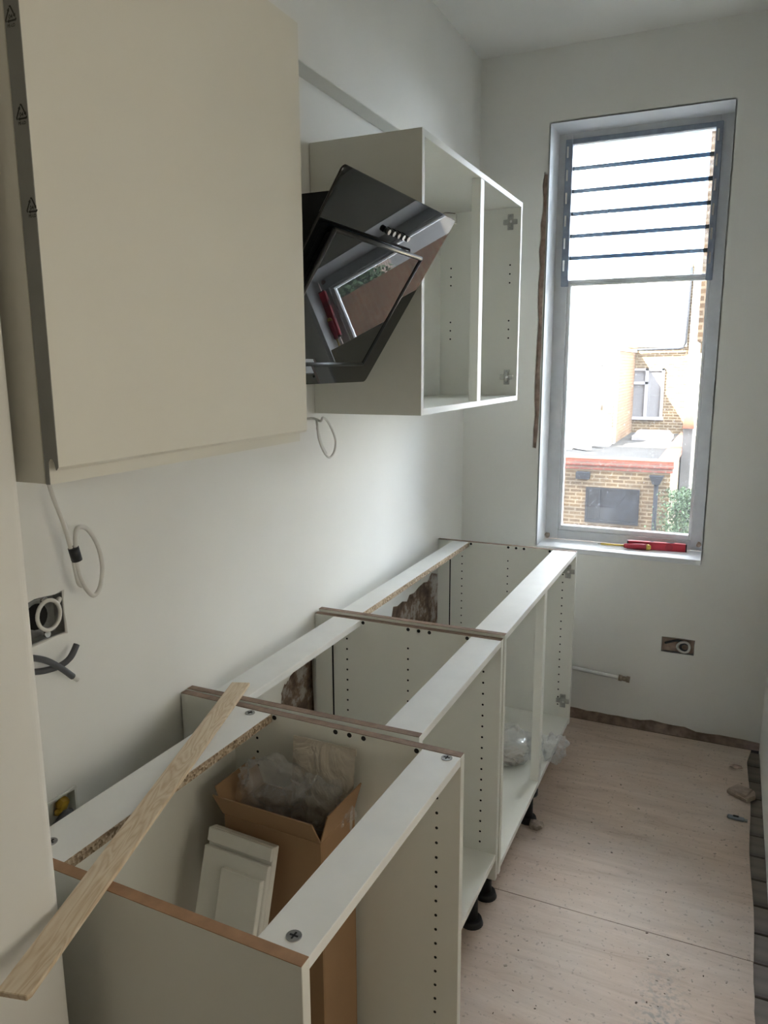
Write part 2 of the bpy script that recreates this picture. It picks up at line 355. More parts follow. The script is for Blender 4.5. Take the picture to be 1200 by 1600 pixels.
# floor: old boards below, plywood sheets on top
floor = box('floor', (-.25, -2.6, -.14), (1.5, 3.4, -.022), 'dark', bev=0); tag(floor, kind='structure')
yb = .4
for i in range(24):
    wdt = .118+.01*random.random()
    bo = box('floorboard', (1.02, yb, -.022), (XR+.03, yb+wdt-.006, -.0075-random.random()*.003), 'board', floor, .002); bo.location -= floor.location
    yb += wdt
    if yb > 3.2: break
def sheet(pts):
    o = prism('plywood_sheet', pts, 'z', -.0065, 0, 'ply', floor); o.location -= floor.location; return o
rr = random.Random(3)
sheet([(-.01, 1.977), (1.231, 1.977)]+[(1.231+.004*math.sin(k), 2.0+k*.1) for k in range(1, 12)]+[(1.243, 3.205), (-.01, 3.205)])
sheet([(XP, -2.5), (1.226, -2.5), (1.226, 1.2)]+[(1.229+rr.uniform(-.003, .003), 1.25+.05*k) for k in range(15)]+[(1.229, 1.974), (-.01, 1.974), (-.01, .66), (XP, .66)])
ceiling = box('ceiling', (-.3, -2.6, ZC), (1.5, 3.3, ZC+.1), 'ceil', bev=0); tag(ceiling, kind='structure')

# left wall: plaster skin with broken patches, bare brick behind
holeA = rough_poly([(1.645, .50), (1.90, .30), (1.90, .675), (1.80, .705), (1.74, .675), (1.70, .66), (1.67, .60)], .008, 4, 1)
holeB = rough_poly([(2.36, .42), (3.05, .34), (3.05, .66), (2.90, .69), (2.66, .655), (2.46, .655)], .012, 5, 2)
holeA2 = rough_poly([(1.545, .69), (1.64, .715), (1.65, .70), (1.56, .672)], .004, 2, 5)
boxL = rough_poly(rect(.885, 1.058, .972, 1.139), .0028, 4, 4)
boxB = rect(.885, .655, .957, .757)
scr = rough_poly(rect(1.838, 1.375, 1.852, 1.395), .002, 2, 8)
wl = holed('wall_left', rect(.60, -.02, YW+.02, ZC), [holeA, holeA2, holeB, boxL, boxB], lambda a, b, d: (XL-d, a, b), .022, 'wall'); tag(wl, kind='structure')
bl = box('bare_brick', (XL-.26, .6, -.02), (XL-.030, YW+.02, ZC), 'backing', wl, 0)
# boxing along the top of the left wall
tr1 = box('trim_1', (XL, .658, 2.277), (.041, YW, ZC), 'wall', bev=.002); tag(tr1, kind='structure')
# end wall with the window opening
WX0, WX1, WZ0, WZ1 = .331, 1.002, .763, 2.481
crack = rough_poly([(.299, 1.19), (.318, 1.185), (.326, 1.7), (.3255, 2.29), (.309, 2.305), (.302, 2.0), (.303, 1.6)], .0035, 6, 11)
sockE = rough_poly(rect(.872, .354, 1.002, .422), .002, 3, 6)
gapE = [(-.02, -.03)]+[(XR+.02, -.03)]
gap_top = [(XR-.005-.045*k, .018+.020*abs(noise.noise(Vector((k*.6, 3, 0))))+.013*(1 if k > 5 else .4)) for k in range(0, 28)]
outer = [(-.12, .02)]+[(x, z) for x, z in reversed(gap_top) if x > -.02]+[(XR+.06, .02), (XR+.06, ZC), (-.12, ZC)]
we = holed('wall_end', outer, [rect(WX0, WZ0-.022, WX1, WZ1), crack, sockE], lambda a, b, d: (a, YW+d, b), .018, 'wall'); tag(we, kind='structure')
core = holed('outer_masonry', rect(-16, -3.2, 9, 13.4), [rect(WX0, WZ0-.03, WX1, WZ1)], lambda a, b, d: (a, YW+.0195+d, b), .216, 'brownscar', we)  # unseen reach above and beside is sized to shade the extension opposite
# plaster lining of the reveal
lin = []
for nm, lo, hi in (('reveal_left', (WX0-.004, YW, WZ0), (WX0+.002, 3.40, WZ1)), ('reveal_right', (WX1-.002, YW, WZ0), (WX1+.004, 3.40, WZ1)),
                   ('reveal_top', (WX0, YW, WZ1-.002), (WX1, 3.40, WZ1+.004))):
    box('reveal_lining', lo, hi, 'reveal', we, .0)
# right wall, wall return at left, wall behind the camera
wr = holed('wall_right', [(-2.6, -.02), (.3, -.02), (.3, 2.6), (1.1, 2.6), (1.1, -.02), (YW, -.02), (YW, ZC), (-2.6, ZC)], [], lambda a, b, d: (XR+.012+d, a, b), .10, 'wall'); tag(wr, kind='structure')  # doorway gap made up to let the fill lamp in
bm = bmesh.new()      # added unseen box around the fill lamp, keeps sky light out
for lo, hi in (((2.5, 0, -.02), (2.6, 1.6, ZC)), ((XR+.112, 0, -.02), (2.5, .1, ZC)), ((XR+.112, 1.5, -.02), (2.5, 1.6, ZC)), ((XR+.112, 0, ZC), (2.6, 1.6, ZC+.1)), ((XR+.112, 0, -.12), (2.6, 1.6, -.02))): bbox(bm, lo, hi)
wlb = mesh_obj('lamp_enclosure', bm, 'wall'); tag(wlb, kind='structure')
wf = box('wall_front', (-.3, -1.5, -.02), (1.5, -1.4, ZC), 'unseen_dark', bev=0); tag(wf, kind='structure')
rp_pts = [(-.32, .655)]
for k in range(9): a = R(90-k*90/8); rp_pts.append((XP-.02+.02*math.cos(a), .635+.02*math.sin(a)))
rp_pts += [(XP, -2.6), (-.32, -2.6)]
wret = prism('wall_return', rp_pts, 'z', -.02, ZC, 'wall'); tag(wret, kind='structure')
for p in wret.data.polygons: p.use_smooth = False

# ------------------------------------------------------------------ window
win = empty('window_1', ((WX0+WX1)/2, 3.40, WZ0)); tag(win, kind='structure')
wo = win.location
def wbox(name, lo, hi, mat, parent=win, bev=.002):
    o = box(name, Vector(lo)-wo, Vector(hi)-wo, mat, parent, bev); return o
wbox('frame_side', (WX0, 3.395, WZ0), (.389, 3.455, WZ1), 'frame')
wbox('frame_side', (.952, 3.395, WZ0), (WX1, 3.455, WZ1), 'frame')
wbox('frame_head', (.389, 3.395, 2.437), (.952, 3.455, WZ1), 'frame')
wbox('frame_bottom', (.389, 3.395, WZ0), (.952, 3.455, .805), 'frame')
wbox('transom', (.389, 3.405, 1.882), (.952, 3.45, 1.896), 'frame')
for lo, hi in (((.389, 3.405, .805), (.402, 3.44, 1.882)), ((.940, 3.405, .805), (.952, 3.44, 1.882)), ((.402, 3.405, .805), (.940, 3.44, .825)), ((.402, 3.415, 1.872), (.940, 3.44, 1.882))):
    wbox('glazing_bead', lo, hi, 'reveal')
wbox('glass_pane', (.40, 3.425, .82), (.942, 3.429, 1.876), 'glass', bev=0)
for x0, x1 in ((.364, .393), (.935, .960)):
    ch = wbox('louvre_channel', (x0, 3.378, 1.868), (x1, 3.398, 2.452), 'alu')
    for k in range(6):
        z = 1.93+k*.09; wbox('clip', (x0+.006, 3.374, z), (x0+.014, 3.379, z+.045), 'chrome', bev=.001)
wbox('louvre_head', (.364, 3.380, 2.432), (.96, 3.398, 2.452), 'alu')
for k in range(6):
    z0 = 1.897+k*.0893
    o = wbox('louvre_pane', (.392, -.0025+3.41, z0-.006), (.936, .0025+3.41, z0+.0935), 'louvre', bev=0)
    o.rotation_euler = (R(-5), 0, 0)
    if k: box('louvre_edge', (-.272, -.006, -.0535), (.272, .003, -.0385), 'louvre_edge', o, .001)
wbox('window_board', (WX0+.0005, 3.231, WZ0-.0215), (WX1-.0005, 3.395, WZ0), 'reveal')
crumple('filler_lump', Vector((.345, 3.388, .778))-wo, (.011, .008, .012), 'mortar', win, 3, .4, 2)
crumple('filler_lump', Vector((.985, 3.386, .793))-wo, (.009, .006, .012), 'brownscar', win, 5, .4, 2)

# ================================================================== CABINETS
def disc_cluster(bm, pts, r, axis='y', s=1, h=.0012, seg=10):
    for p in pts:
        p = Vector(p); d = Vector((0, s*h, 0)) if axis == 'y' else Vector((0, 0, h))
        bcyl(bm, p-d*.5, p+d*.5, r, seg=seg)
def hinge_plate(parent, u, v, z, s):
    h = empty('hinge_plate', (u, v, z)); h.parent = parent
    bm = bmesh.new()
    bbox(bm, (-.011, 0, -.028), (.011, s*.004, .028)); bbox(bm, (-.026, 0, -.009), (.026, s*.007, .009)); bbox(bm, (-.007, 0, -.018), (.007, s*.010, .018))
    bmesh.ops.bevel(bm, geom=bm.edges[:], offset=.0012, segments=1, affect='EDGES')
    b = mesh_obj('mounting_plate', bm, 'nickel', h)
    for zz in (-.02, .02): cyl('screw', (0, s*.003, zz), (0, s*.0062, zz), .0045, 'steel', h, seg=10)
    cyl('screw', (.004, s*.009, 0), (.004, s*.0125, 0), .005, 'chrome', h, seg=10)
    return h
def foot(parent, u, v, ztop):
    h = empty('leg', (u, v, 0)); h.parent = parent
    cyl('stem', (0, 0, .012), (0, 0, ztop), .017, 'black_plastic', h); cyl('collar', (0, 0, ztop-.016), (0, 0, ztop), .032, 'black_plastic', h)
    cyl('pad', (0, 0, 0), (0, 0, .016), .033, 'black_plastic', h, r1=.028)
def cam_screw(parent, u, v, z):
    h = empty('screw', (u, v, z)); h.parent = parent
    cyl('rim', (0, 0, -.001), (0, 0, .0012), .0105, 'steel', h, seg=20)
    bm = bmesh.new(); bbox(bm, (-.006, -.0012, .001), (.006, .0012, .0018)); bbox(bm, (-.0012, -.006, .001), (.0012, .006, .0018)); mesh_obj('slot', bm, 'dark', h)
PT = .018
def base_cabinet(loc, rz, D, W, T, back, front, edge, label, grp, rawback, dust=True, u_near=0, legs=(), lift=.002):
    r = empty('base_cabinet', loc, rz); tag(r, label, 'cabinet', grp)
    B = T-.72
    n = box('side_panel', (u_near, 0, B), (D, PT, T-.0012), 'melamine', r); f = box('side_panel', (0, W-PT, B), (D, W, T-.0012), 'melamine', r)
    for p, u0, v0, e in ((n, u_near, 0, edge[0]), (f, 0, W-PT, edge[1])):
        t = box('top_edge', (u0, v0, T-.0012), (D-.001, v0+PT, T), e, p, 0); t.location -= p.location
    box('bottom_panel', (.02, PT, B+lift), (D-.001, W-PT, B+lift+PT), 'melamine', r)
    br = box('back_rail', (back[0], PT, T-PT-.001), (back[1], W-PT, T-.001), 'melamine_top', r)
    fr = box('front_rail', (front, PT, T-PT-.001), (D-.001, W-PT, T-.001), 'melamine_top', r)
    if rawback:
        e = box('raw_edge', (back[1], PT, T-PT-.0008), (back[1]+.0012, W-PT, T-.0012), 'raw', br, 0); e.location -= br.location
    bm = bmesh.new()
    zs = [T-.064-.032*k for k in range(19)]
    for u in (D-.464, D-.270, D-.048):
        disc_cluster(bm, [(u, W-PT-.0001, z) for z in zs], .0030); disc_cluster(bm, [(u, PT+.0001, z) for z in zs], .0030)
    h = mesh_obj('shelf_pin_holes', bm, 'dark', r); tag(h, kind='stuff')
    bm = bmesh.new()
    disc_cluster(bm, [(u, W-PT-.0001, T-.008) for u in (back[1]+.008, D-.270, D-.238, D-.206, front-.012)], .0052)
    h = mesh_obj('dowel_holes', bm, 'dark', r); tag(h, kind='stuff')
    for (u, v) in legs: foot(r, u, v, B+lift)
    return r
G = 'open white base cabinets along the left wall'
# far cabinet
T3 = .828; y3 = 1.897; W3 = 1.032
c3 = base_cabinet((-.0086, y3, 0), 0, .571, W3, T3, (.066, .136), .480, ('edge', 'edge'), 'wide white base cabinet below the window with a centre post and hinge plates', G, True,
                  legs=[(.523, .038), (.10, .06), (.543, .462), (.10, .47), (.50, .96), (.10, .96)], lift=.010)
box('groove', (.0525, W3-PT-.0006, T3-.70), (.0575, W3-PT+.0002, T3-.04), 'dark', c3, 0)
po = box('centre_post', (.541, .488, T3-.72+PT), (.569, .523, T3-PT-.001), 'melamine', c3)
for z in (.748, .207): hinge_plate(c3, .543, W3-PT, z, -1)
# middle cabinet
T2 = .819; y2 = 1.2915; W2 = y3-y2-.0005
c2 = base_cabinet((-.0118, y2, 0), 0, .570, W2, T2, (.064, .151), .486, ('edge', 'edge'), 'middle white base cabinet between the box-filled one and the one at the window', G, False,
                  legs=[(.50, .06), (.10, .06), (.523, .520), (.10, .535)], lift=.065)
box('groove', (.0555, W2-PT-.0006, T2-.70), (.0605, W2-PT+.0002, T2-.04), 'dark', c2, 0)
# near cabinet
T1 = .819; W1 = .5785
c1 = base_cabinet((-.0234, .7065, 0), R(-1.395), .669, W1, T1, (.150, .243), .590, ('edge_warm', 'edge'), 'nearest white base cabinet with a cardboard box inside and a timber strip across', G, True, u_near=.035,
                  legs=[(.60, .06), (.14, .06), (.60, .52), (.14, .52)])
bp1 = box('back_panel', (.136, PT, T1-.71), (.145, W1-PT, T1-PT-.002), 'melamine', c1)
for u, v in ((.200, .545), (.185, .045), (.632, .040), (.645, .548)): cam_screw(c1, u, v, T1-.001)

# ------------------------------------------------------------------ wall cabinets
UZ = 1.407
uc = empty('wall_cabinet', (XL, 1.907, UZ)); tag(uc, 'open doorless white wall cabinet with a centre post, next to the cooker hood', 'cabinet', 'wall cabinets')
UD = .313-XL; UW = 1.0; UH = .72
box('side_panel', (.002, 0, 0), (UD, PT, UH), 'melamine', uc); box('side_panel', (.002, UW-PT, 0), (UD, UW, UH), 'melamine', uc)
box('top_panel', (.002, PT, UH-PT), (UD-.0005, UW-PT, UH), 'melamine', uc); box('bottom_panel', (.002, PT, 0), (UD-.0005, UW-PT, PT), 'melamine', uc)
box('back_panel', (.008, PT, PT), (.016, UW-PT, UH-PT), 'melamine', uc)
box('centre_post', (UD-.030, .493, PT), (UD-.001, .530, UH-PT), 'melamine', uc)
bm = bmesh.new()
for u in (.058, .291):
    for z in (.500, .468, .436, .298, .266, .234): disc_cluster(bm, [(u, UW-PT-.0002, z)], .0032)
h = mesh_obj('shelf_pin_holes', bm, 'dark', uc); tag(h, kind='stuff')
for z in (.652, .088): hinge_plate(uc, .289, UW-PT, z, -1)
hb = empty('hanging_bracket', (.03, UW-PT, UH-.03)); hb.parent = uc
box('plate', (0, -.012, -.028), (.05, 0, .006), 'whiteboard', hb); tube('wire', [(0, -.03, -.004), (.02, -.06, .004), (.06, -.05, 0)], .0012, 'brown_bits', hb)
# closed cabinet
lc = empty('wall_cabinet', (XL, .664, 1.399)); tag(lc, 'closed cream wall cabinet at upper left with a handleless door', 'cabinet', 'wall cabinets')
LW = .592; LD = .318-XL
box('side_panel', (.002, 0, 0), (LD-.002, PT, UH), 'door', lc); box('side_panel', (.002, LW-PT, 0), (LD-.002, LW, UH), 'door', lc)
box('top_panel', (.002, PT, UH-PT), (LD-.002, LW-PT, UH), 'door', lc); box('bottom_panel', (.002, PT, 0), (LD-.002, LW-PT, PT), 'door', lc); box('back_panel', (.008, PT, PT), (.016, LW-PT, UH-PT), 'door', lc)
# door with a J shaped finger pull along its bottom edge
dx0, dx1 = LD, LD+.022
prof = [(dx0, .0), (dx0+.006, .0), (dx0+.006, .022)]
for k in range(7): a = R(180-k*180/6); prof.append((dx0+.0115+.0055*math.cos(a), .024+.008*math.sin(a)))
prof += [(dx0+.0185, .018), (dx1, .022), (dx1, .722), (dx0, .722)]
door = prism('door', prof, 'y', 0, LW, 'door', lc, 0)
prof2 = [(x, z) for x, z in prof]
fm = prism('edge_film', prof2, 'y', -.0012, -.0001, 'film', door); tag(fm, 'grey film with black recycling marks on the door edge')
def recycle_mark(cx, cz, s):
    bm = bmesh.new(); t = s*.11
    P = [Vector((cx, 0, cz+s*.62)), Vector((cx+s*.5, 0, cz-s*.30)), Vector((cx-s*.5, 0, cz-s*.30))]
    cen = Vector((cx, 0, cz))
    def bar(a, b, th):
        d = (b-a).normalized(); n = Vector((-d.z, 0, d.x))*th/2
        bm.faces.new([bm.verts.new(q) for q in (a-n, a+n, b+n, b-n)])
    for i in range(3):
        a, b = P[i], P[(i+1) % 3]; d = b-a
        bar(a+d*.05, a+d*.66, t)
        tip = a+d*.86; bs = a+d*.64; n = Vector((-d.z, 0, d.x)).normalized()*t*1.1
        bm.faces.new([bm.verts.new(q) for q in (bs-n, bs+n, tip)])
        bar(a+d*.05, a-(P[i]-P[i-1])*.12, t)
    for v in bm.verts: v.co.y = -.0016
    o = mesh_obj('recycling_mark', bm, 'print', door)
    for txt, zz, ss in (('04', cz-s*.17, s*.36), ('PE-LD', cz-s*.66, s*.27)):
        cu = bpy.data.curves.new('txt', 'FONT'); cu.body = txt; cu.size = ss; cu.align_x = 'CENTER'; cu.offset = ss*.02
        tobj = bpy.data.objects.new('txt', cu); col.objects.link(tobj)
        me = bpy.data.meshes.new_from_object(tobj.evaluated_get(bpy.context.evaluated_depsgraph_get())); bpy.data.objects.remove(tobj)
        for v in me.vertices: v.co = Vector((cx+v.co.x, -.0016, zz+v.co.y))
        me.materials.append(M['print']); link(bpy.data.objects.new('printed_text', me), door)
recycle_mark(LD+.0095, .516, .017); recycle_mark(LD+.0130, .417, .017); recycle_mark(LD+.0165, .319, .017); recycle_mark(LD+.0060, .615, .017)

# ------------------------------------------------------------------ cooker hood
HT, HB = Vector((.41, 0, 1.892)), Vector((.155, 0, 1.497))
wv = (HB-HT).normalized(); nv = Vector((.395, 0, -.255)).normalized(); HL = (HB-HT).length
hood = empty('cooker_hood', (XL, 1.59, 1.497)); tag(hood, 'slanted black glass cooker hood between the closed and the open wall cabinets', 'cooker hood')
ho = hood.location
def hp(y, s, off): return Vector((HT.x, y, HT.z))+wv*s+nv*off-ho
def plate(name, y0, y1, s0, s1, o0, o1, mat, parent, rad=.012, bev=.0015, mats=None):
    bm = bmesh.new(); out = []
    for (cy, cs, a0) in ((y0+rad, s0+rad, 180), (y1-rad, s0+rad, 270), (y1-rad, s1-rad, 0), (y0+rad, s1-rad, 90)):
        for k in range(5):
            a = R(a0+k*90/4); out.append((cy+rad*math.cos(a), cs+rad*math.sin(a)))
    A = [bm.verts.new(hp(y, s, o0)) for y, s in out]; B = [bm.verts.new(hp(y, s, o1)) for y, s in out]
    bm.faces.new(A); bm.faces.new(B[::-1]); n = len(out)
    for i in range(n): bm.faces.new((A[i], A[(i+1) % n], B[(i+1) % n], B[i]))
    bmesh.ops.recalc_face_normals(bm, faces=bm.faces)
    ed = [e for e in bm.edges if abs(e.calc_face_angle(0)) > 1]
    bmesh.ops.bevel(bm, geom=ed, offset=bev, segments=1, affect='EDGES')
    return mesh_obj(name, bm, mat, parent)
plate('glass_panel', 1.29, 1.89, -.002, HL+.001, -.006, 0, 'glassblack', hood)
ip = plate('suction_panel', 1.328, 1.765, .108, .402, .012, .020, 'glassblack', hood, .014)
ri = plate('panel_back_tray', 1.338, 1.755, .118, .392, 0, .0118, 'hoodmetal', hood, .012, .0005)
box('blue_edge', hp(1.345, .1085, .004), hp(1.64, .1115, .0115), 'bluefilm', ip, 0)
# thin black lip around the suction panel
for (a, b) in (((1.328, .108), (1.765, .108)), ((1.765, .108), (1.765, .402)), ((1.765, .402), (1.328, .402)), ((1.328, .402), (1.328, .108))):
    tube('rim', [hp(a[0], a[1], .019), hp(b[0], b[1], .019)], .005, 'hoodmetal', ip, smooth_path=False, seg=8)
for k in range(5):
    y = 1.560+k*.0265
    bt = cyl('button', hp(y, .079, 0), hp(y, .079, .010), .0065, 'hoodmetal', hood, seg=14); c = cyl('cap', hp(y, .079, .010), hp(y, .079, .0115), .0058, 'chrome', bt, seg=14); c.location -= bt.location
pts = [(0, 1.545-ho.z), (.178-ho.x, 1.545-ho.z), (.389-ho.x, 1.868-ho.z), (0, 1.868-ho.z)]
prism('body', pts, 'y', -.235, .235, 'hoodmetal', hood, .002)

# ================================================================== LOOSE THINGS
# timber strip
a = Vector((.0915, 1.3545, 0)); b = Vector((.3645, .509, 0)); d = (a-b); Ls = d.length
st = empty('timber_strip', ((a.x+b.x)/2, (a.y+b.y)/2, .8196), math.atan2(d.y, d.x)); tag(st, 'long pale pine strip lying diagonally across the nearest base cabinet', 'timber')
so = prism('pine_board', [(-Ls/2, -.0185), (-Ls/2+.006, -.021), (Ls/2, -.021), (Ls/2-.002, .021), (-Ls/2+.003, .021)], 'z', 0, .0075, 'pine', st, .0007)
# cardboard box in the near cabinet
cb = empty('cardboard_box', (.325, 1.178, .119), R(-2)); tag(cb, 'tall open brown cardboard box inside the nearest base cabinet', 'box')
bw, bd, bh, tt = .112, .066, .545, .004
box('front_wall', (-bw, -bd, 0), (bw, -bd+tt, bh), 'card', cb); box('back_wall', (-bw, bd-tt, 0), (bw, bd, bh), 'card', cb)
box('side_wall', (-bw, -bd+tt, 0), (-bw+tt, bd-tt, bh), 'card', cb); box('side_wall', (bw-tt, -bd+tt, 0), (bw, bd-tt, bh), 'card', cb)
box('base', (-bw+tt, -bd+tt, 0), (bw-tt, bd-tt, tt), 'card', cb)
def flap(p, rot, lo, hi):
    o = box('flap', lo, hi, 'card', cb); c = o.location.copy(); m = Matrix.Translation(p) @ Matrix.Rotation(rot[1], 4, rot[0]); o.matrix_local = m @ Matrix.Translation(c); return o
flap((0, -bd, bh), ('X', R(28)), (-bw-.004, 0, 0), (bw, .003, .062))
flap((bw, 0, bh), ('Y', R(16)), (-.003, -bd, 0), (0, bd, .062))
flap((-bw, 0, bh), ('Y', R(-22)), (0, -bd, 0), (.003, bd, .058))
# plastic bags
bg1 = crumple('plastic_bag', (.275, 1.185, .700), (.062, .045, .052), 'bag', None, 2, .55, 4, 1.7); tag(bg1, 'crumpled clear plastic bag poking out of the cardboard box', 'plastic bag')
bg2 = empty('packaging_bag', (.372, 1.228, .672), 0); tag(bg2, 'flat cloudy plastic fittings bag standing at the back of the cardboard box', 'packaging')
bm = bmesh.new(); nx, nz_ = 14, 16
grid = []
for side in (0, 1):
    g = []
    for j in range(nz_+1):
        row = []
        for i in range(nx+1):
            u = i/nx; v = j/nz_
            puff = (.012*math.sin(math.pi*u)**.6*math.sin(math.pi*min(1, v*1.1))**.6 if v < .9 else .0004)+.004*noise.noise(Vector((u*6, v*6, side*5)))*(1 if 0 < i < nx and v < .88 else 0)
            row.append(bm.verts.new(((u-.5)*.142, (-1 if side else 1)*puff-(v-.5)*-.02, (v-.35)*.185)))
        g.append(row)
    grid.append(g)
for g in grid:
    for j in range(nz_):
        for i in range(nx): bm.faces.new((g[j][i], g[j][i+1], g[j+1][i+1], g[j+1][i]))
bo = mesh_obj('pouch', bm, 'bag_beige', bg2, smooth=True)
box('seal_strip', (-.072, .012, .105), (.072, .0145, .121), 'bag_beige', bg2)
cyl('hang_hole', (-.062, .011, .112), (-.062, .0155, .112), .003, 'dark', bg2, seg=10)
bg3 = crumple('plastic_bag', (.375, 1.205, .675), (.055, .03, .05), 'bag', None, 9, .6, 4, 2.2); tag(bg3, 'small clear crumpled bag in the right mouth of the cardboard box', 'plastic bag')
# stepped white boards leaning on the box
lean = R(17)
def board(name, label, c, sz, rx, rz, parts=None):
    r = empty(name, c, rot=(rx, 0, rz)); tag(r, label, 'board', 'white boards leaning on the box'); return r
wb1 = board('white_board', 'larger white board leaning against the cardboard box', (.276, 1.083, .652), None, -lean, R(-3))
box('board_face', (-.076, 0, -.42), (.076, .016, 0), 'whiteboard', wb1, .0015); box('top_lip', (-.076, -.007, -.026), (.076, 0, 0), 'whiteboard', wb1, .0015)
wb2 = board('white_board', 'thinner white board stepped in front of the larger leaning one', (.275, 1.068, .622), None, -lean, R(-3))
box('board_face', (-.076, -.006, -.39), (.076, .004, 0), 'whiteboard', wb2, .0012)
wb3 = board('white_board', 'narrow white board, frontmost of the leaning boards', (.299, 1.052, .600), None, -lean, R(-3))
box('board_face', (-.046, -.010, -.36), (.046, .005, 0), 'whiteboard', wb3, .0015)
wb4 = board('white_board', 'small tilted white piece resting on the frontmost board', (.330, 1.000, .485), None, -lean, R(-3))
o = box('board_face', (-.04, -.006, -.12), (.04, .002, 0), 'whiteboard', wb4, .0012); o.rotation_euler = (0, R(24), 0)
cs = box('cardboard_sheet', (.40, .728, .119), (.585, .732, .62), 'card', None, 0); tag(cs, 'flat cardboard sheet standing inside the front of the nearest cabinet', 'cardboard')
cs.rotation_euler = (R(-1), 0, R(-1.4))
# plastic bag on the floor of the far cabinet
bg4 = crumple('plastic_bag', (.440, 2.50, .191), (.062, .085, .055), 'bag', None, 4, .55, 4, 2.0, flat=-.052); tag(bg4, 'crumpled clear plastic bag left of the centre post in the window cabinet', 'plastic bag')
bg5 = crumple('plastic_bag', (.572, 2.575, .172), (.040, .055, .040), 'bag', None, 6, .6, 4, 2.2, flat=-.034); tag(bg5, 'clear plastic bag spilling over the front edge right of the post', 'plastic bag')
pb = crumple('packet', (.445, 2.48, .160), (.042, .045, .026), 'bag_beige', None, 12, .3, 3, 2.0, flat=-.022); tag(pb, 'small beige packet inside the bag in the window cabinet', 'packet')

# back boxes and cables
def back_box(name, label, loc, axis, wdt, hgt, dep, rings, extra=None):
    """axis 'x': opens towards +x on the left wall; 'y': opens towards -y on the end wall"""
    r = empty(name, loc, R(90) if axis == 'x' else 0); tag(r, label, 'socket box', 'open socket boxes')
    # local: width along x, opening towards -y
    t = .0015
    box('back_plate', (-wdt/2, dep-t, -hgt/2), (wdt/2, dep, hgt/2), 'steel', r, 0)
    for s in (-1, 1):
        box('side', (s*wdt/2-(t if s > 0 else 0), 0, -hgt/2), (s*wdt/2+(t if s < 0 else 0), dep-t, hgt/2), 'steel', r, 0)
        box('side', (-wdt/2+t, 0, s*hgt/2-(t if s > 0 else 0)), (wdt/2-t, dep-t, s*hgt/2+(t if s < 0 else 0)), 'steel', r, 0)
    return r
s1 = back_box('socket_box', 'metal back box with a coiled grey cable at the left edge of the wall', (XL-.003, .9285, 1.0985), 'x', .084, .078, .024, 1)
tube('cable_loop', [(.004+.025*math.cos(a), -.006, .006+.027*math.sin(a)) for a in [k*2*math.pi/10 for k in range(10)]], .0036, 'cable', s1, closed=True)
tube('cable_tail', [(.025, -.004, .02), (.035, .0, .026), (.041, .012, .020)], .0045, 'cable', s1)
cyl('knockout', (.0, .0205, .0), (.0, .022, .0), .024, 'dark', s1)
for z in (-.031, .033): cyl('lug', (.004, .0, z), (.004, .006, z), .006, 'chrome', s1, seg=12)
s2 = back_box('socket_box', 'metal twin back box with a coiled cable low on the window wall', (.937, YW+.002, .388), 'y', .128, .066, .022, 1)
tube('cable_loop', [(.022+.024*math.cos(a), -.001+.006*math.sin(a*2), -.002+.022*math.sin(a)) for a in [k*2*math.pi/10 for k in range(10)]], .005, 'cable', s2, closed=True)
tube('cable_loop', [(.028+.017*math.cos(a), .006, -.004+.016*math.sin(a)) for a in [k*2*math.pi/10 for k in range(10)]], .0045, 'greycable', s2, closed=True)
tube('cable_tail', [(-.05, .018, .0), (-.03, .006, .012), (-.005, .002, .022), (.02, .0, .02)], .005, 'greycable', s2)
s3 = empty('socket_box', (XL, .921, .706), R(90)); tag(s3, 'white plastic box with yellow connectors behind the nearest cabinet rail', 'socket box', 'open socket boxes')
for lo, hi in (((-.04, -.002, .044), (.040, .02, .050)), ((-.04, -.002, -.05), (.04, .02, -.044)), ((.034, -.002, -.044), (.040, .02, .044)), ((-.04, -.002, -.044), (-.034, .02, .044)), ((-.034, .018, -.044), (.034, .02, .044))):
    box('box_side', lo, hi, 'whiteboard', s3, .0008)
crumple('connector', (.014, .010, .022), (.014, .008, .014), 'yellowish', s3, 2, .3, 2); crumple('connector', (.006, .011, .012), (.010, .006, .008), 'yellowish', s3, 4, .3, 2)
tube('cable', [(.03, .008, -.002), (.008, .0, .008), (-.012, .002, -.004), (-.03, .012, -.02)], .006, 'greycable', s3)
# hanging coil below the closed cabinet
hc = empty('hanging_cable', (.02, .93, 1.41)); tag(hc, 'white cable hanging in a taped loop below the closed wall cabinet', 'cable')
def rel(o, pts): return [Vector(p)-o.location for p in pts]
tube('cable', rel(hc, [(.006, .925, 1.43), (.015, .936, 1.335), (.02, .953, 1.27), (.02, .966, 1.215), (.02, .971, 1.18), (.02, .976, 1.155), (.021, .984, 1.15), (.021, .979, 1.17)]), .0038, 'cable', hc)
tube('loop', rel(hc, [(.024, .971, 1.205), (.024, .974, 1.245), (.024, .982, 1.258), (.024, 1.003, 1.250), (.024, 1.024, 1.215), (.024, 1.031, 1.175), (.024, 1.022, 1.138), (.024, 1.005, 1.125), (.024, .988, 1.143), (.024, .976, 1.17), (.024, .971, 1.20)]), .0042, 'cable', hc)
cyl('tape_band', Vector((.0225, .968, 1.224))-hc.location, Vector((.0225, .974, 1.199))-hc.location, .0095, 'tape', hc)
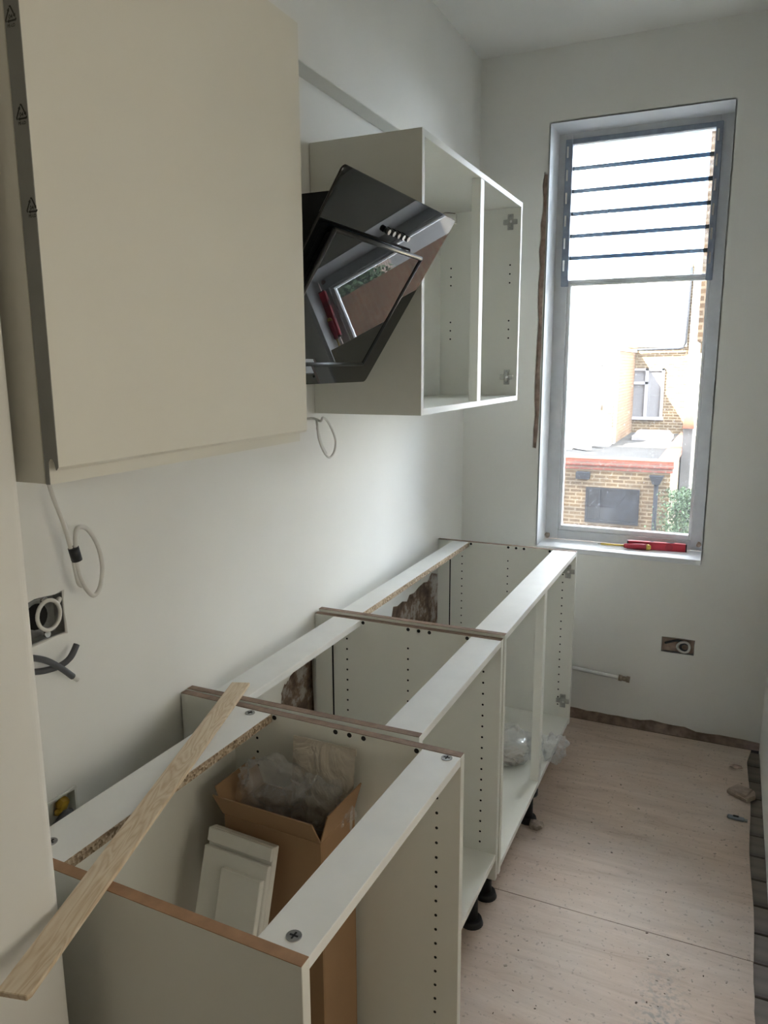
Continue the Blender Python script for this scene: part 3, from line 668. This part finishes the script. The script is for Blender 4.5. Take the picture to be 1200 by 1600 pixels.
# cable by the hood
hk = empty('hanging_cable', (0, 1.84, 1.40)); tag(hk, 'thin grey-white cable loop hanging below the cooker hood', 'cable')
tube('cable', rel(hk, [(XL-.01, 1.842, 1.392), (.02, 1.835, 1.398), (.05, 1.826, 1.392), (.05, 1.84, 1.400), (.05, 1.87, 1.385), (.05, 1.905, 1.345), (.05, 1.91, 1.318), (.05, 1.895, 1.294), (.05, 1.868, 1.288), (.05, 1.838, 1.31), (.05, 1.815, 1.345), (.05, 1.808, 1.378), (.04, 1.822, 1.393)]), .0034, 'cable', hk)
tube('tail', rel(hk, [(.045, 1.815, 1.375), (.047, 1.832, 1.33), (.05, 1.855, 1.30)]), .0036, 'cable', hk)
crumple('cable_hole', (XL+.0005-hk.location.x, 0, -.006), (.0012, .014, .012), 'dark', hk, 3, .4, 2)
# cut grey cables
for lab, p in (('cut dark cable curving upwards below the left socket box', [(XL-.01, .89, 1.010), (.0, .90, 1.013), (.006, .93, 1.012), (.012, .95, 1.022), (.012, .967, 1.041)]),
               ('cut dark cable with bare white end pointing down below the left socket box', [(XL-.01, .885, 1.040), (.004, .90, 1.034), (.012, .925, 1.012), (.014, .95, .985)])):
    k = empty('cut_cable', p[0]); tag(k, lab, 'cable'); tube('sheath', rel(k, p), .0058, 'greycable', k)
    if 'bare' in lab: tube('bare_end', rel(k, [p[-1], (.014, .960, .975)]), .0045, 'cable', k, smooth_path=False)
# pipe on the end wall
pw = empty('water_pipe', (.50, 3.21, .232)); tag(pw, 'white painted water pipe with a brass end fitting on the window wall', 'pipe')
tube('pipe', rel(pw, [(.40, 3.212, .238), (.55, 3.212, .2285), (.715, 3.212, .2185)]), .0085, 'pipe', pw)
pd = Vector((.16, 0, -.0095)).normalized(); p0 = Vector((.712, 3.212, .2187))-pw.location
cyl('nut', p0, p0+pd*.014, .0145, 'brass', pw, seg=6); cyl('valve', p0+pd*.014, p0+pd*.032, .0105, 'brass', pw); cyl('nut', p0+pd*.032, p0+pd*.046, .0145, 'brass', pw, seg=6)
# tools on the sill
scd = empty('screwdriver', (.69, 3.318, WZ0+.0135), R(4)); tag(scd, 'red and yellow handled screwdriver lying on the window sill', 'screwdriver')
def lathe(name, prof, mat, parent, seg=16):
    bm = bmesh.new(); rings = []
    for x, r in prof: rings.append([bm.verts.new((x, r*math.cos(2*math.pi*k/seg), r*math.sin(2*math.pi*k/seg))) for k in range(seg)])
    for i in range(len(rings)-1):
        for k in range(seg): bm.faces.new((rings[i][k], rings[i][(k+1) % seg], rings[i+1][(k+1) % seg], rings[i+1][k]))
    bm.faces.new(rings[0]); bm.faces.new(rings[-1][::-1])
    return mesh_obj(name, bm, mat, parent, smooth=True)
lathe('shaft_sleeve', [(-.095, .0042), (-.01, .0042), (0, .006)], 'yellow', scd); lathe('tip', [(-.108, .0022), (-.095, .003)], 'steel', scd)
lathe('grip', [(0, .008), (.006, .0105), (.025, .0095), (.045, .0125), (.075, .0135), (.092, .0125)], 'redgrip', scd)
lathe('end_cap', [(.092, .0125), (.098, .013), (.106, .011), (.110, .006)], 'yellow', scd)
lv = empty('spirit_level', (.820, 3.350, WZ0), R(5)); tag(lv, 'short red spirit level lying on the window sill', 'spirit level')
L_, H_ = .115, .034
box('body', (-L_, -.011, 0), (L_, .011, H_), 'red', lv, .002)
box('end_cap', (L_, -.0115, 0), (L_+.005, .0115, H_), 'black_plastic', lv, .001); box('end_cap', (-L_-.005, -.0115, 0), (-L_, .0115, H_), 'black_plastic', lv, .001)
for x, r in ((.055, .017), (-.02, .008)):
    bm = bmesh.new(); vv = bcyl(bm, (x, 0, H_-.001), (x, 0, H_+.0006), r, seg=20)
    for v in vv: v.co.y *= .45
    mesh_obj('vial_window', bm, 'dark', lv)
vf = bmesh.new(); vv = bcyl(vf, (.05, -.0105, .017), (.05, -.0117, .017), .016, seg=20)
mesh_obj('vial_window', vf, 'redgrip', lv)
# floor items
oc = empty('timber_offcut', (1.205, 2.825, 0), R(8)); tag(oc, 'flat brown broken offcut lying on the plywood by the right wall', 'offcut')
prism('chunk', [(-.05, .004), (-.01, .05), (.048, .02), (.044, -.02), (.012, -.05)], 'z', .0, .016, 'offcut', oc, .003); prism('flake', [(-.046, .002), (-.008, .044), (.04, .016), (.01, -.040)], 'z', .016, .022, 'offcut', oc, .002)
kn = empty('utility_knife', (1.19, 2.655, 0), R(-4)); tag(kn, 'small grey metal tool lying on the plywood near the right edge', 'tool')
box('handle', (-.030, -.008, 0), (.024, .008, .011), 'knife', kn, .003); box('slider', (-.012, -.004, .011), (.006, .004, .014), 'black_plastic', kn, .001); box('nose', (.024, -.006, .001), (.034, .006, .008), 'steel', kn, .001)
rb = crumple('rubble_lump', (.572, 2.325, .011), (.022, .02, .014), 'mortar', None, 8, .5, 2, 1.5, flat=-.010); tag(rb, 'small grey-brown lump of rubble on the plywood by the cabinets', 'rubble')
wp = crumple('wood_chip', (1.19, 3.03, .005), (.02, .011, .006), 'brownscar', None, 5, .5, 2, 2, flat=-.005); tag(wp, 'small brown chip on the plywood in the far right corner', 'wood chip')
def chips(name, mat, n, seed, lab, smin, smax):
    r_ = random.Random(seed); bm = bmesh.new()
    for i in range(n):
        x = r_.uniform(.62, 1.21); y = r_.uniform(1.0, 3.15)
        if r_.random() < .25: x = r_.gauss(1.03, .05); y = r_.uniform(1.1, 1.9)
        if not .58 < x < 1.22: continue
        s = r_.uniform(smin, smax); m = Matrix.Translation((x, y, s*.16)) @ Matrix.Rotation(r_.uniform(0, 6.28), 4, 'Z')
        bbox(bm, (-s, -s*r_.uniform(.3, .8), -s*.15), (s, s*r_.uniform(.3, .8), s*.2), mtx=m)
    o = mesh_obj(name, bm, mat); tag(o, lab, 'debris', None, 'stuff')
chips('pale_debris', 'dust', 150, 4, 'pale plaster and wood crumbs scattered over the plywood floor', .0012, .0042)
chips('dark_debris', 'brown_bits', 60, 9, 'dark grit and nail heads scattered over the plywood floor', .0012, .0032)

# ================================================================== OUTSIDE
def out(name, label, cat, loc=(0, 0, 0), group=None):
    o = empty(name, loc); tag(o, label, cat, group); return o
gr = box('ground', (-40, 3.9, -3.4), (40, 60, -3.2), 'ground', bev=0); tag(gr, kind='structure')
ex = out('brick_extension', 'low yellow brick extension with red coping band seen through the window', 'building', (-4, 15, -3.2))
def ob(name, lo, hi, mat, par, bev=0):
    return box(name, Vector(lo)-par.location, Vector(hi)-par.location, mat, par, bev)
ob('wall', (-9, 15.0, -3.2), (.10, 15.25, -.45), 'brick', ex); ob('side_wall', (-.12, 15.25, -3.2), (.10, 22, -.45), 'brick', ex)
ob('red_band', (-9, 14.96, -.45), (.14, 15.3, -.36), 'brick_red', ex); ob('red_band', (-9, 14.92, -.36), (.16, 15.3, -.28), 'brick_red', ex); ob('coping', (-9, 14.94, -.28), (.15, 15.32, -.235), 'tile', ex)
ob('side_coping', (-.16, 15.32, -.36), (.14, 21.9, -.24), 'tile', ex)
ob('flat_roof', (-9, 15.3, -.45), (-.12, 22, -.30), 'lead', ex)
wd = empty('window', Vector((-.925, 15, -1.13))-ex.location); wd.parent = ex
box('pane', (-.475, -.02, -.32), (.475, .01, .30), 'wdark', wd, 0)
for lo, hi in (((-.5, -.05, .29), (.5, .0, .33)), ((-.5, -.05, -.36), (.5, .0, -.31)), ((-.5, -.05, -.31), (-.46, 0, .29)), ((.46, -.05, -.31), (.5, 0, .29)), ((-.26, -.05, -.31), (-.22, 0, .29))): box('bar', lo, hi, 'iron', wd, 0)
wd2 = ob('window_edge', (-2.4, 14.98, -1.6), (-1.86, 15.02, -.82), 'wdark', ex)
hg = empty('drainpipe', Vector((-.13, 14.93, -.5))-ex.location); hg.parent = ex
prism('hopper', [(-.13, .0), (.13, 0), (.06, -.16), (-.06, -.16)], 'y', -.12, .05, 'iron', hg); cyl('downpipe', (0, -.02, -.14), (0, -.02, -2.6), .04, 'iron', hg)
fl = ob('wall_lamp', (-1.62, 14.86, -.64), (-1.36, 15.0, -.50), 'iron', ex, .01)
sk = out('skylight', 'white framed roof light on the flat extension roof', 'skylight', (-.70, 20.0, -.30))
box('kerb', (-.46, -.4, 0), (.46, .4, .12), 'upvc', sk, .01); prism('dome', [(-.43, .12), (.43, .12), (.36, .22), (-.36, .22)], 'y', -.36, .36, 'upvc', sk, .01)
# rear wing and main wall of the opposite house
hs = out('opposite_house', 'tall sunlit brick house with a projecting wing opposite the window', 'building', (-3, 22, -3.2))
ob('wing_front', (-9, 18.6, -.30), (-1.44, 18.85, 1.86), 'render_white', hs); ob('wing_side', (-1.66, 18.85, -.30), (-1.44, 22, 1.86), 'brick_orange', hs)
ob('wing_roof', (-9, 18.55, 1.86), (-1.40, 22, 1.93), 'render_white', hs)
ob('wall', (-9, 22, -3.2), (3.2, 22.3, 4.1), 'brick', hs)
ob('upper_render', (-9, 21.9, 1.95), (-2.02, 22.0, 4.1), 'render_white', hs); ob('upper_render', (-1.94, 21.9, 2.0), (-.16, 22.0, 4.1), 'render_white', hs)
ob('corner_render', (-.10, 21.9, -3.2), (3.2, 22, 4.1), 'render_white', hs)
tube('service_pipe', rel(hs, [(-1.98, 21.85, 4.1), (-1.98, 21.85, 1.9)]), .04, 'render_white', hs, smooth_path=False)
tube('service_pipe', rel(hs, [(-.17, 21.84, 4.0), (-.19, 21.84, 2.10), (-.24, 21.84, 1.99), (-.34, 21.84, 1.96), (-1.45, 21.84, 1.93), (-1.56, 21.84, 1.88), (-1.60, 21.84, 1.75), (-1.60, 21.84, -.3)]), .035, 'iron', hs, smooth_path=False)
hp2 = empty('drainpipe', Vector((-1.765, 18.5, 1.64))-hs.location); hp2.parent = hs
prism('hopper', [(-.16, .06), (.16, .06), (.07, -.1), (-.07, -.1)], 'y', -.12, .06, 'junk', hp2); cyl('downpipe', (0, 0, -.08), (0, 0, -1.15), .05, 'junk', hp2)
uw = empty('window', Vector((-1.115, 22, .775))-hs.location); uw.parent = hs
fw, fh = .45, .665
box('pane', (-fw, -.03, -fh), (fw, -.015, fh), 'curtain', uw, 0)
for lo, hi in (((-fw-.03, -.1, -fh-.05), (fw+.03, -.0, -fh+.03)), ((-fw, -.09, fh-.06), (fw, 0, fh)), ((-fw, -.09, -fh), (-fw+.07, 0, fh)), ((fw-.07, -.09, -fh), (fw, 0, fh)), ((-.035, -.09, -fh), (.045, 0, fh)), ((-fw, -.09, .24), (.045, 0, .31))):
    box('frame', lo, hi, 'upvc', uw, 0)
ob('wing_shed_wall', (-1.66, 18.3, -.3), (-1.47, 18.6, .62), 'brick', hs)
jk = out('roof_timbers', 'pale boards and frames lying at the left of the flat roof', 'timber', (-2.2, 16.6, -.30))
for (x0, y0, x1, y1, z) in ((-.4, 1.0, .5, .2, .05), (-.5, .6, .3, .9, .10), (-.1, 1.3, .7, .9, .08), (-.7, .3, .1, .4, .03)):
    dx = Vector((x1-x0, y1-y0, 0)); m = Matrix.Translation((x0, y0, z)) @ Matrix.Rotation(math.atan2(dx.y, dx.x), 4, 'Z')
    bm = bmesh.new(); bbox(bm, (0, -.06, -.03), (dx.length, .06, .05), mtx=m); mesh_obj('board', bm, 'junk', jk)
ob('upstand', (-1.95, 18.0, -.30), (-1.75, 18.3, .12), 'junk', jk); ob('upstand', (-1.72, 17.9, -.30), (-1.45, 18.3, .10), 'junk', jk)
# boundary wall with tile ridge, gable at the right edge, ivy
bw_ = out('boundary_wall', 'short pale rendered wall with an orange ridge tile beside the flat roof', 'wall', (.2, 17.5, -3.2))
ob('wall', (.13, 17.5, -3.2), (.32, 18.6, .22), 'lead_wall', bw_); prism('ridge_tile', [(x-.2, z+3.2) for x, z in ((.12, .20), (.14, .42), (.20, .52), (.27, .52), (.33, .42), (.35, .20))], 'y', -.1, 1.1, 'tile', bw_)
gb = out('brick_gable', 'brown brick upper corner of the neighbouring building at the right window edge', 'building', (1.5, 9, -3.2))
ob('upper_wall', (.665, 9, 1.78), (2.6, 11, 4.4), 'brick', gb); ob('corbel', (.70, 9.05, 1.66), (2.6, 11, 1.78), 'brick', gb); ob('lower_wall', (1.15, 9.1, -3.2), (2.6, 11, 1.66), 'brick_orange', gb)
iv = out('ivy', 'green leafy climber against the brick extension corner', 'plant', (.35, 14.2, -3.2))
bm = bmesh.new(); r_ = random.Random(21)
for i in range(9000):
    t = r_.random(); z = -3.2+2.55*t**.8
    x = .40+r_.gauss(0, .24)*(1.15-.55*t); y = 14.3+r_.gauss(0, .25)
    if x < .05 and y > 14.7: continue
    s = r_.uniform(.012, .03); m = Matrix.Translation((x-.35, y-14.2, z+3.2)) @ Matrix.Rotation(r_.uniform(0, 6.3), 4, 'Z') @ Matrix.Rotation(r_.uniform(-1.2, 1.2), 4, 'X')
    vs_ = [bm.verts.new(m @ Vector(q)) for q in ((0, 0, -s), (s*.8, s*.2, 0), (0, 0, s), (-s*.8, s*.2, 0))]; bm.faces.new(vs_)
lf = mesh_obj('leaves', bm, 'leaf', iv); tag(lf, kind='stuff')
tube('stem', [(.02, 0, 0), (.06, .1, 1.0), (.0, .05, 2.2)], .03, 'brown_bits', iv)

dk = out('garden_deck', 'brown plank deck in the yard below the window', 'deck', (3.6, 15.5, -3.2))
for k in range(11):
    box('plank', (-1.9, -1.5+k*.15, 0), (2.4, -1.5+k*.15+.135, .10), 'deckwood', dk, .005)
sh = out('shrub', 'small green shrub growing beside the yard deck', 'plant', (3.9, 13.0, -3.2))
bm = bmesh.new(); r_ = random.Random(5)
for i in range(1200):
    p = Vector((r_.gauss(0, .22), r_.gauss(0, .3), abs(r_.gauss(.3, .22)))); s_ = r_.uniform(.03, .07)
    m = Matrix.Translation(p) @ Matrix.Rotation(r_.uniform(0, 6.3), 4, 'Z') @ Matrix.Rotation(r_.uniform(-1.2, 1.2), 4, 'X')
    bm.faces.new([bm.verts.new(m @ Vector(q)) for q in ((0, 0, -s_), (s_*.8, s_*.2, 0), (0, 0, s_), (-s_*.8, s_*.2, 0))])
lf2 = mesh_obj('leaves', bm, 'leaf', sh); tag(lf2, kind='stuff')
tube('stem', [(0, 0, 0), (.02, .01, .25), (-.02, .02, .45)], .02, 'brown_bits', sh)
